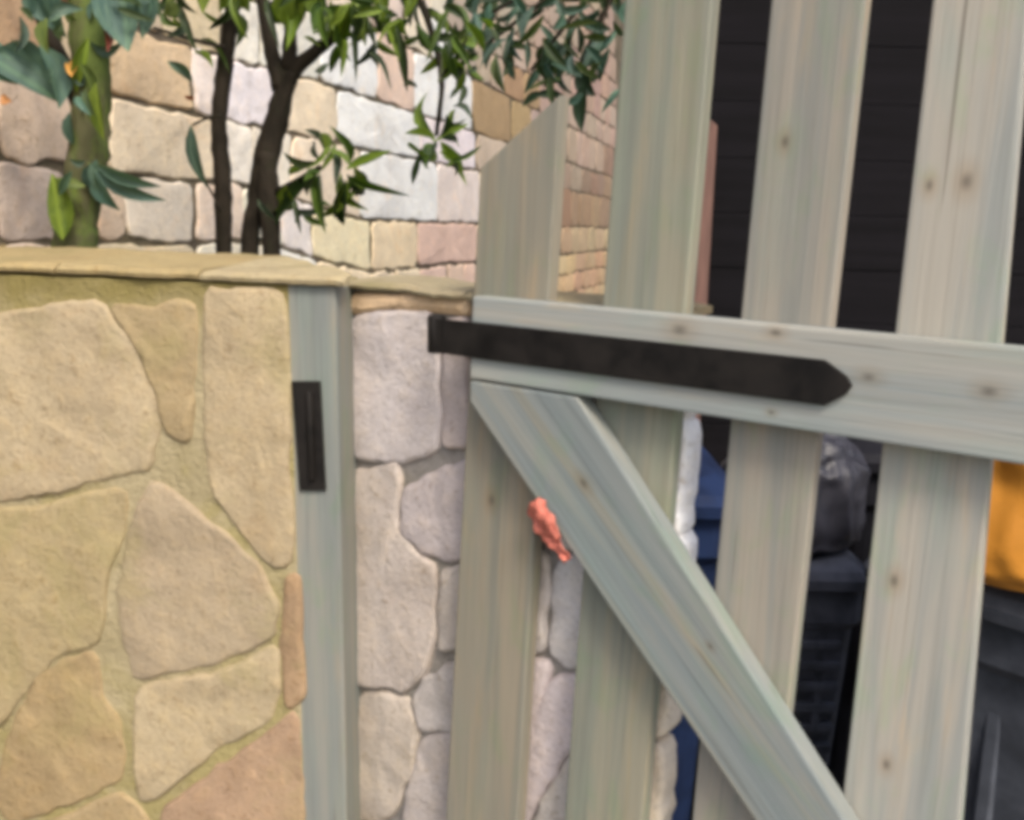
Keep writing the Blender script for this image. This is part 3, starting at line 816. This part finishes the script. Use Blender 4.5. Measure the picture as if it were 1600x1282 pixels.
def stem(par, name, pts, mat, wob=0.25):
    """pts: (px, py, width in px, distance); the last point is the lowest"""
    P = [at(a, b, d) for a, b, w, d in pts]; Rr = [w * d / F / 2 for a, b, w, d in pts]
    Q = spline(P, 6); rs = []
    for i in range(len(P) - 1):
        for j in range(6): rs.append(Rr[i] + (Rr[i + 1] - Rr[i]) * j / 6)
    rs.append(Rr[-1])
    inv = par.matrix_world.inverted()
    return link(name, tube_mesh([inv @ q for q in Q], rs, n=12, wob=wob, name=name), mat, par)
def shrub(label, x, y, group='shrubs in the raised bed'):
    M = Matrix.Translation((x, y, 0.95))
    t = thing('shrub', label, 'shrub', M=M, group=group)
    bpy.context.view_layer.update()
    return t

# left shrub: stout green stem, big blue green leaves
D1 = 1.74
b = at(120, 500, D1)
s1 = shrub('shrub with stout green stem and large blue green leaves at left', b.x, b.y)
stem(s1, 'stem', [(132, -60, 44, D1), (136, 30, 50, D1), (142, 110, 54, D1), (142, 180, 54, D1), (136, 250, 58, D1), (122, 330, 62, D1), (116, 395, 64, D1), (112, 700, 66, D1), (112, 1160, 66, D1)], M_green_bark)
stem(s1, 'branch', [(20, -40, 16, D1 + .06), (70, 40, 18, D1 + .05), (112, 130, 24, D1 + .02), (134, 190, 26, D1)], M_bark)
TEAL = (0.068, 0.125, 0.105); GREY = (0.06, 0.10, 0.08)
for a, b, w in [((190, -40), (200, 84), 66), ((90, -50), (104, 62), 46), ((-20, 86), (92, 158), 66), ((-30, 60), (60, 120), 50), ((62, 70), (96, 168), 40), ((146, 262), (252, 318), 24), ((150, 265), (182, 334), 26), ((148, 258), (250, 288), 20),
                ((150, 250), (160, 310), 30), ((262, 96), (296, 134), 18), ((298, 196), (326, 292), 20), ((215, -30), (224, 60), 34), ((60, -30), (84, 40), 30), ((168, -40), (176, 40), 30)]:
    leaf(s1, a, b, w, D1 - 0.05, M_glauc, TEAL if w > 22 else GREY, turn=random.uniform(-.4, .4))
for a, b, w in [((98, 375), (84, 272), 38), ((150, 130), (160, 220), 24), ((112, 330), (76, 300), 18), ((138, 60), (122, 150), 20)]:
    leaf(s1, a, b, w, D1 - 0.06, M_leaf, (0.13, 0.19, 0.03))
for a, b, w, c in [((112, 120), (98, 90), 20, (0.42, 0.22, 0.06)), ((165, 40), (168, 78), 14, (0.24, 0.07, 0.06)), ((2, 150), (20, 160), 16, (0.36, 0.17, 0.08)), ((288, 150), (304, 158), 10, (0.26, 0.10, 0.06))]:
    leaf(s1, a, b, w, D1 - 0.06, M_glauc, c)

random.seed(31)
for i in range(34):
    cx, cy = random.choice([(60, 20), (30, 70), (110, 30), (170, -10), (220, 0), (90, 120), (140, 265), (130, 150)])
    cx += random.gauss(0, 18); cy += random.gauss(0, 16)
    a = R(random.gauss(80, 60)); L = random.uniform(24, 60)
    leaf(s1, (cx, cy), (cx + L * math.cos(a), cy + L * math.sin(a)), random.uniform(10, 22), D1 - random.uniform(.02, .1), random.choice((M_glauc, M_leaf)), random.choice((TEAL, GREY, (0.05, 0.08, 0.03), (0.10, 0.14, 0.04))), turn=random.uniform(-1, 1))
# middle shrub: dark forked stems, narrow green leaves
D2 = 2.02
b = at(400, 500, D2)
s2 = shrub('shrub with dark forked stems and rosettes of narrow green leaves', b.x, b.y)
stem(s2, 'stem', [(372, -60, 20, D2), (362, 20, 22, D2), (352, 100, 24, D2), (342, 190, 24, D2), (348, 280, 27, D2), (350, 395, 24, D2), (352, 700, 26, D2), (356, 1080, 30, D2)], M_bark)
stem(s2, 'stem', [(452, 112, 28, D2), (434, 180, 35, D2), (416, 250, 38, D2), (402, 320, 32, D2), (390, 395, 26, D2), (388, 700, 30, D2), (386, 1080, 34, D2)], M_bark)
stem(s2, 'stem', [(416, 240, 30, D2 - .01), (420, 310, 34, D2 - .02), (424, 395, 28, D2 - .03), (428, 700, 30, D2 - .03), (430, 1080, 34, D2 - .03)], M_bark)
stem(s2, 'branch', [(400, -60, 18, D2), (412, 20, 18, D2), (424, 80, 22, D2), (440, 140, 30, D2)], M_bark)
stem(s2, 'branch', [(600, -20, 12, D2 + .05), (545, 34, 15, D2 + .03), (496, 78, 20, D2), (458, 112, 24, D2), (440, 150, 28, D2)], M_bark)
stem(s2, 'branch', [(450, -40, 16, D2), (454, 40, 18, D2), (450, 110, 24, D2)], M_bark)
stem(s2, 'branch', [(500, 262, 8, D2 - .12), (470, 280, 9, D2 - .08), (432, 300, 10, D2 - .03)], M_bark)
stem(s2, 'branch', [(682, 212, 7, D2 + .02), (690, 120, 9, D2 + .05), (668, 30, 11, D2 + .06), (640, -40, 12, D2 + .06)], M_bark)
G1 = (0.050, 0.085, 0.016); G2 = (0.105, 0.155, 0.022); G3 = (0.027, 0.046, 0.016)
for (cx, cy), tips in [((500, 258), [(503, 192), (446, 240), (442, 268), (436, 346), (468, 316), (498, 368), (478, 214)]), ((545, 266), [(540, 358), (562, 336), (522, 340), (606, 242), (628, 304), (534, 214), (592, 286), (508, 350)]),
                       ((680, 226), [(652, 138), (668, 170), (636, 216), (662, 268), (672, 262), (718, 252), (742, 292), (726, 276), (708, 200), (732, 206), (690, 176)]),
                       ((700, 62), [(662, 66), (720, 134), (738, 110), (752, 60), (690, 132), (716, 96), (664, 20)]),
                       ((560, 6), [(526, 60), (544, 76), (560, 62), (580, 40), (510, 30), (598, 20), (516, 76)]),
                       ((615, 20), [(612, 140), (580, 60), (598, 64), (640, 50), (626, 90), (570, 34)])]:
    tips = list(tips)
    for tx, ty in random.sample(tips, max(1, len(tips) // 4)):                                        # finer leaves between the long ones
        k = random.uniform(0.5, 0.95); aa = random.uniform(-0.45, 0.45)
        dx, dy = (tx - cx) * k, (ty - cy) * k
        tips.append((cx + dx * math.cos(aa) - dy * math.sin(aa), cy + dx * math.sin(aa) + dy * math.cos(aa)))
    for tx, ty in tips:
        c = random.choice((G1, G1, G2, G2, G3))
        leaf(s2, (cx + (tx - cx) * .12 + random.uniform(-12, 12), cy + (ty - cy) * .12 + random.uniform(-9, 9)), (tx + random.gauss(0, 6), ty + random.gauss(0, 6)), random.uniform(12, 21), D2 - random.uniform(0.02, 0.16), M_leaf, c, dd=random.uniform(-.09, .09), turn=random.uniform(-1.0, 1.0))
random.seed(21)
for i in range(70):                                                  # the crown's lower fringe along the top of the picture
    cx, cy = random.choice([(250, -20), (300, 0), (380, -10), (470, 0), (520, 10), (560, 20), (600, 10), (640, 0), (680, 10), (720, 40), (540, 40), (690, 80)])
    cx += random.gauss(0, 22); cy += random.gauss(-6, 16)
    a = R(random.gauss(90, 48)); L = random.uniform(30, 74)
    leaf(s2, (cx, cy), (cx + L * math.cos(a), cy + L * math.sin(a)), random.uniform(9, 20), D2 - random.uniform(-.1, .2), M_leaf, random.choice((G1, G2, G3, G3)), dd=random.uniform(-.08, .08), turn=random.uniform(-1.1, 1.1))
for i in range(46):                                                  # loose leaves on the thin side shoots
    cx, cy = random.choice([(470, 90), (540, 90), (620, 90), (660, 150), (700, 180), (470, 300), (560, 280), (500, 230), (690, 270), (300, 40), (270, 20), (450, 330), (590, 60), (730, 90)])
    cx += random.gauss(0, 20); cy += random.gauss(0, 20)
    a = R(random.gauss(75, 60)); L = random.uniform(22, 55)
    leaf(s2, (cx, cy), (cx + L * math.cos(a), cy + L * math.sin(a)), random.uniform(7, 14), D2 - random.uniform(-.06, .2), M_leaf, random.choice((G1, G2, G3, (0.05, 0.075, 0.05))), dd=random.uniform(-.06, .06), turn=random.uniform(-1.2, 1.2))
for tw in ([(345, 180, 5), (322, 186, 4), (300, 196, 3)], [(350, 74, 7), (300, 62, 6), (240, 44, 4)], [(560, 10, 6), (600, 40, 5), (615, 60, 3)], [(690, 120, 6), (712, 90, 5), (730, 60, 3)], [(345, 330, 5), (330, 300, 4), (322, 285, 3)]):
    stem(s2, 'twig', [(a, b, w, D2 - .05) for a, b, w in tw], M_bark)
for a, b, w in [((475, -50), (472, 60), 62), ((450, -40), (440, 30), 40), ((500, -40), (506, 40), 36), ((330, -60), (345, 12), 50), ((300, -50), (318, 20), 30), ((380, -50), (388, 22), 40), ((545, -50), (552, 20), 30), ((590, -40), (592, 50), 24), ((640, -40), (634, 30), 22),
                ((440, 300), (428, 346), 34), ((446, 290), (462, 330), 26)]:
    leaf(s2, a, b, w, D2 - 0.08, M_leaf, G2)

# dark foliage over the gate
D3 = 2.75
b = at(1010, 600, D3)
s3 = thing('shrub', 'dark blue green leafy shrub overhanging behind the first picket', 'shrub', M=Matrix.Translation((b.x, b.y, 0)), group='shrubs in the raised bed')
bpy.context.view_layer.update()
stem(s3, 'stem', [(1000, -120, 20, D3), (1012, 100, 24, D3), (1016, 400, 28, D3), (1010, 700, 30, D3), (1010, 1180, 34, D3)], M_bark)
for k, (ex, ey) in enumerate([(770, 20), (830, 110), (900, 120), (860, 10), (930, 60), (760, 70)]):
    stem(s3, 'branch', [(ex, ey, 5, D3 - .1), ((ex + 1000) / 2, (ey - 90) / 2 - 10, 8, D3 - .05), (1002, -90, 12, D3)], M_bark)
random.seed(5)
for i in range(150):
    cx = random.uniform(722, 985); cy = random.uniform(-50, 150)
    if cx < 800 and cy > 60 + (cx - 722) * 0.5 and random.random() < .8: continue
    if cx > 900 and cy > 90 and random.random() < .6: continue
    a = R(random.gauss(100, 50)); L = random.uniform(30, 66)
    tip = (cx + L * math.cos(a), cy + L * math.sin(a))
    if tip[1] > 178: continue
    c = random.choice(((0.035, 0.065, 0.05), (0.05, 0.10, 0.085), (0.03, 0.05, 0.02), (0.09, 0.14, 0.13), (0.06, 0.085, 0.03)))
    leaf(s3, (cx, cy), tip, random.uniform(9, 18), D3 - random.uniform(0, .25), M_leaf if random.random() < .6 else M_glauc, c, turn=random.uniform(-1, 1))
for a, b_, w in [((912, 130), (910, 205), 22), ((900, 110), (930, 150), 24), ((940, 120), (900, 150), 20), ((880, 150), (830, 150), 14), ((850, 145), (818, 168), 14)]:
    leaf(s3, a, b_, w, D3 - .1, M_leaf, (0.02, 0.04, 0.025))
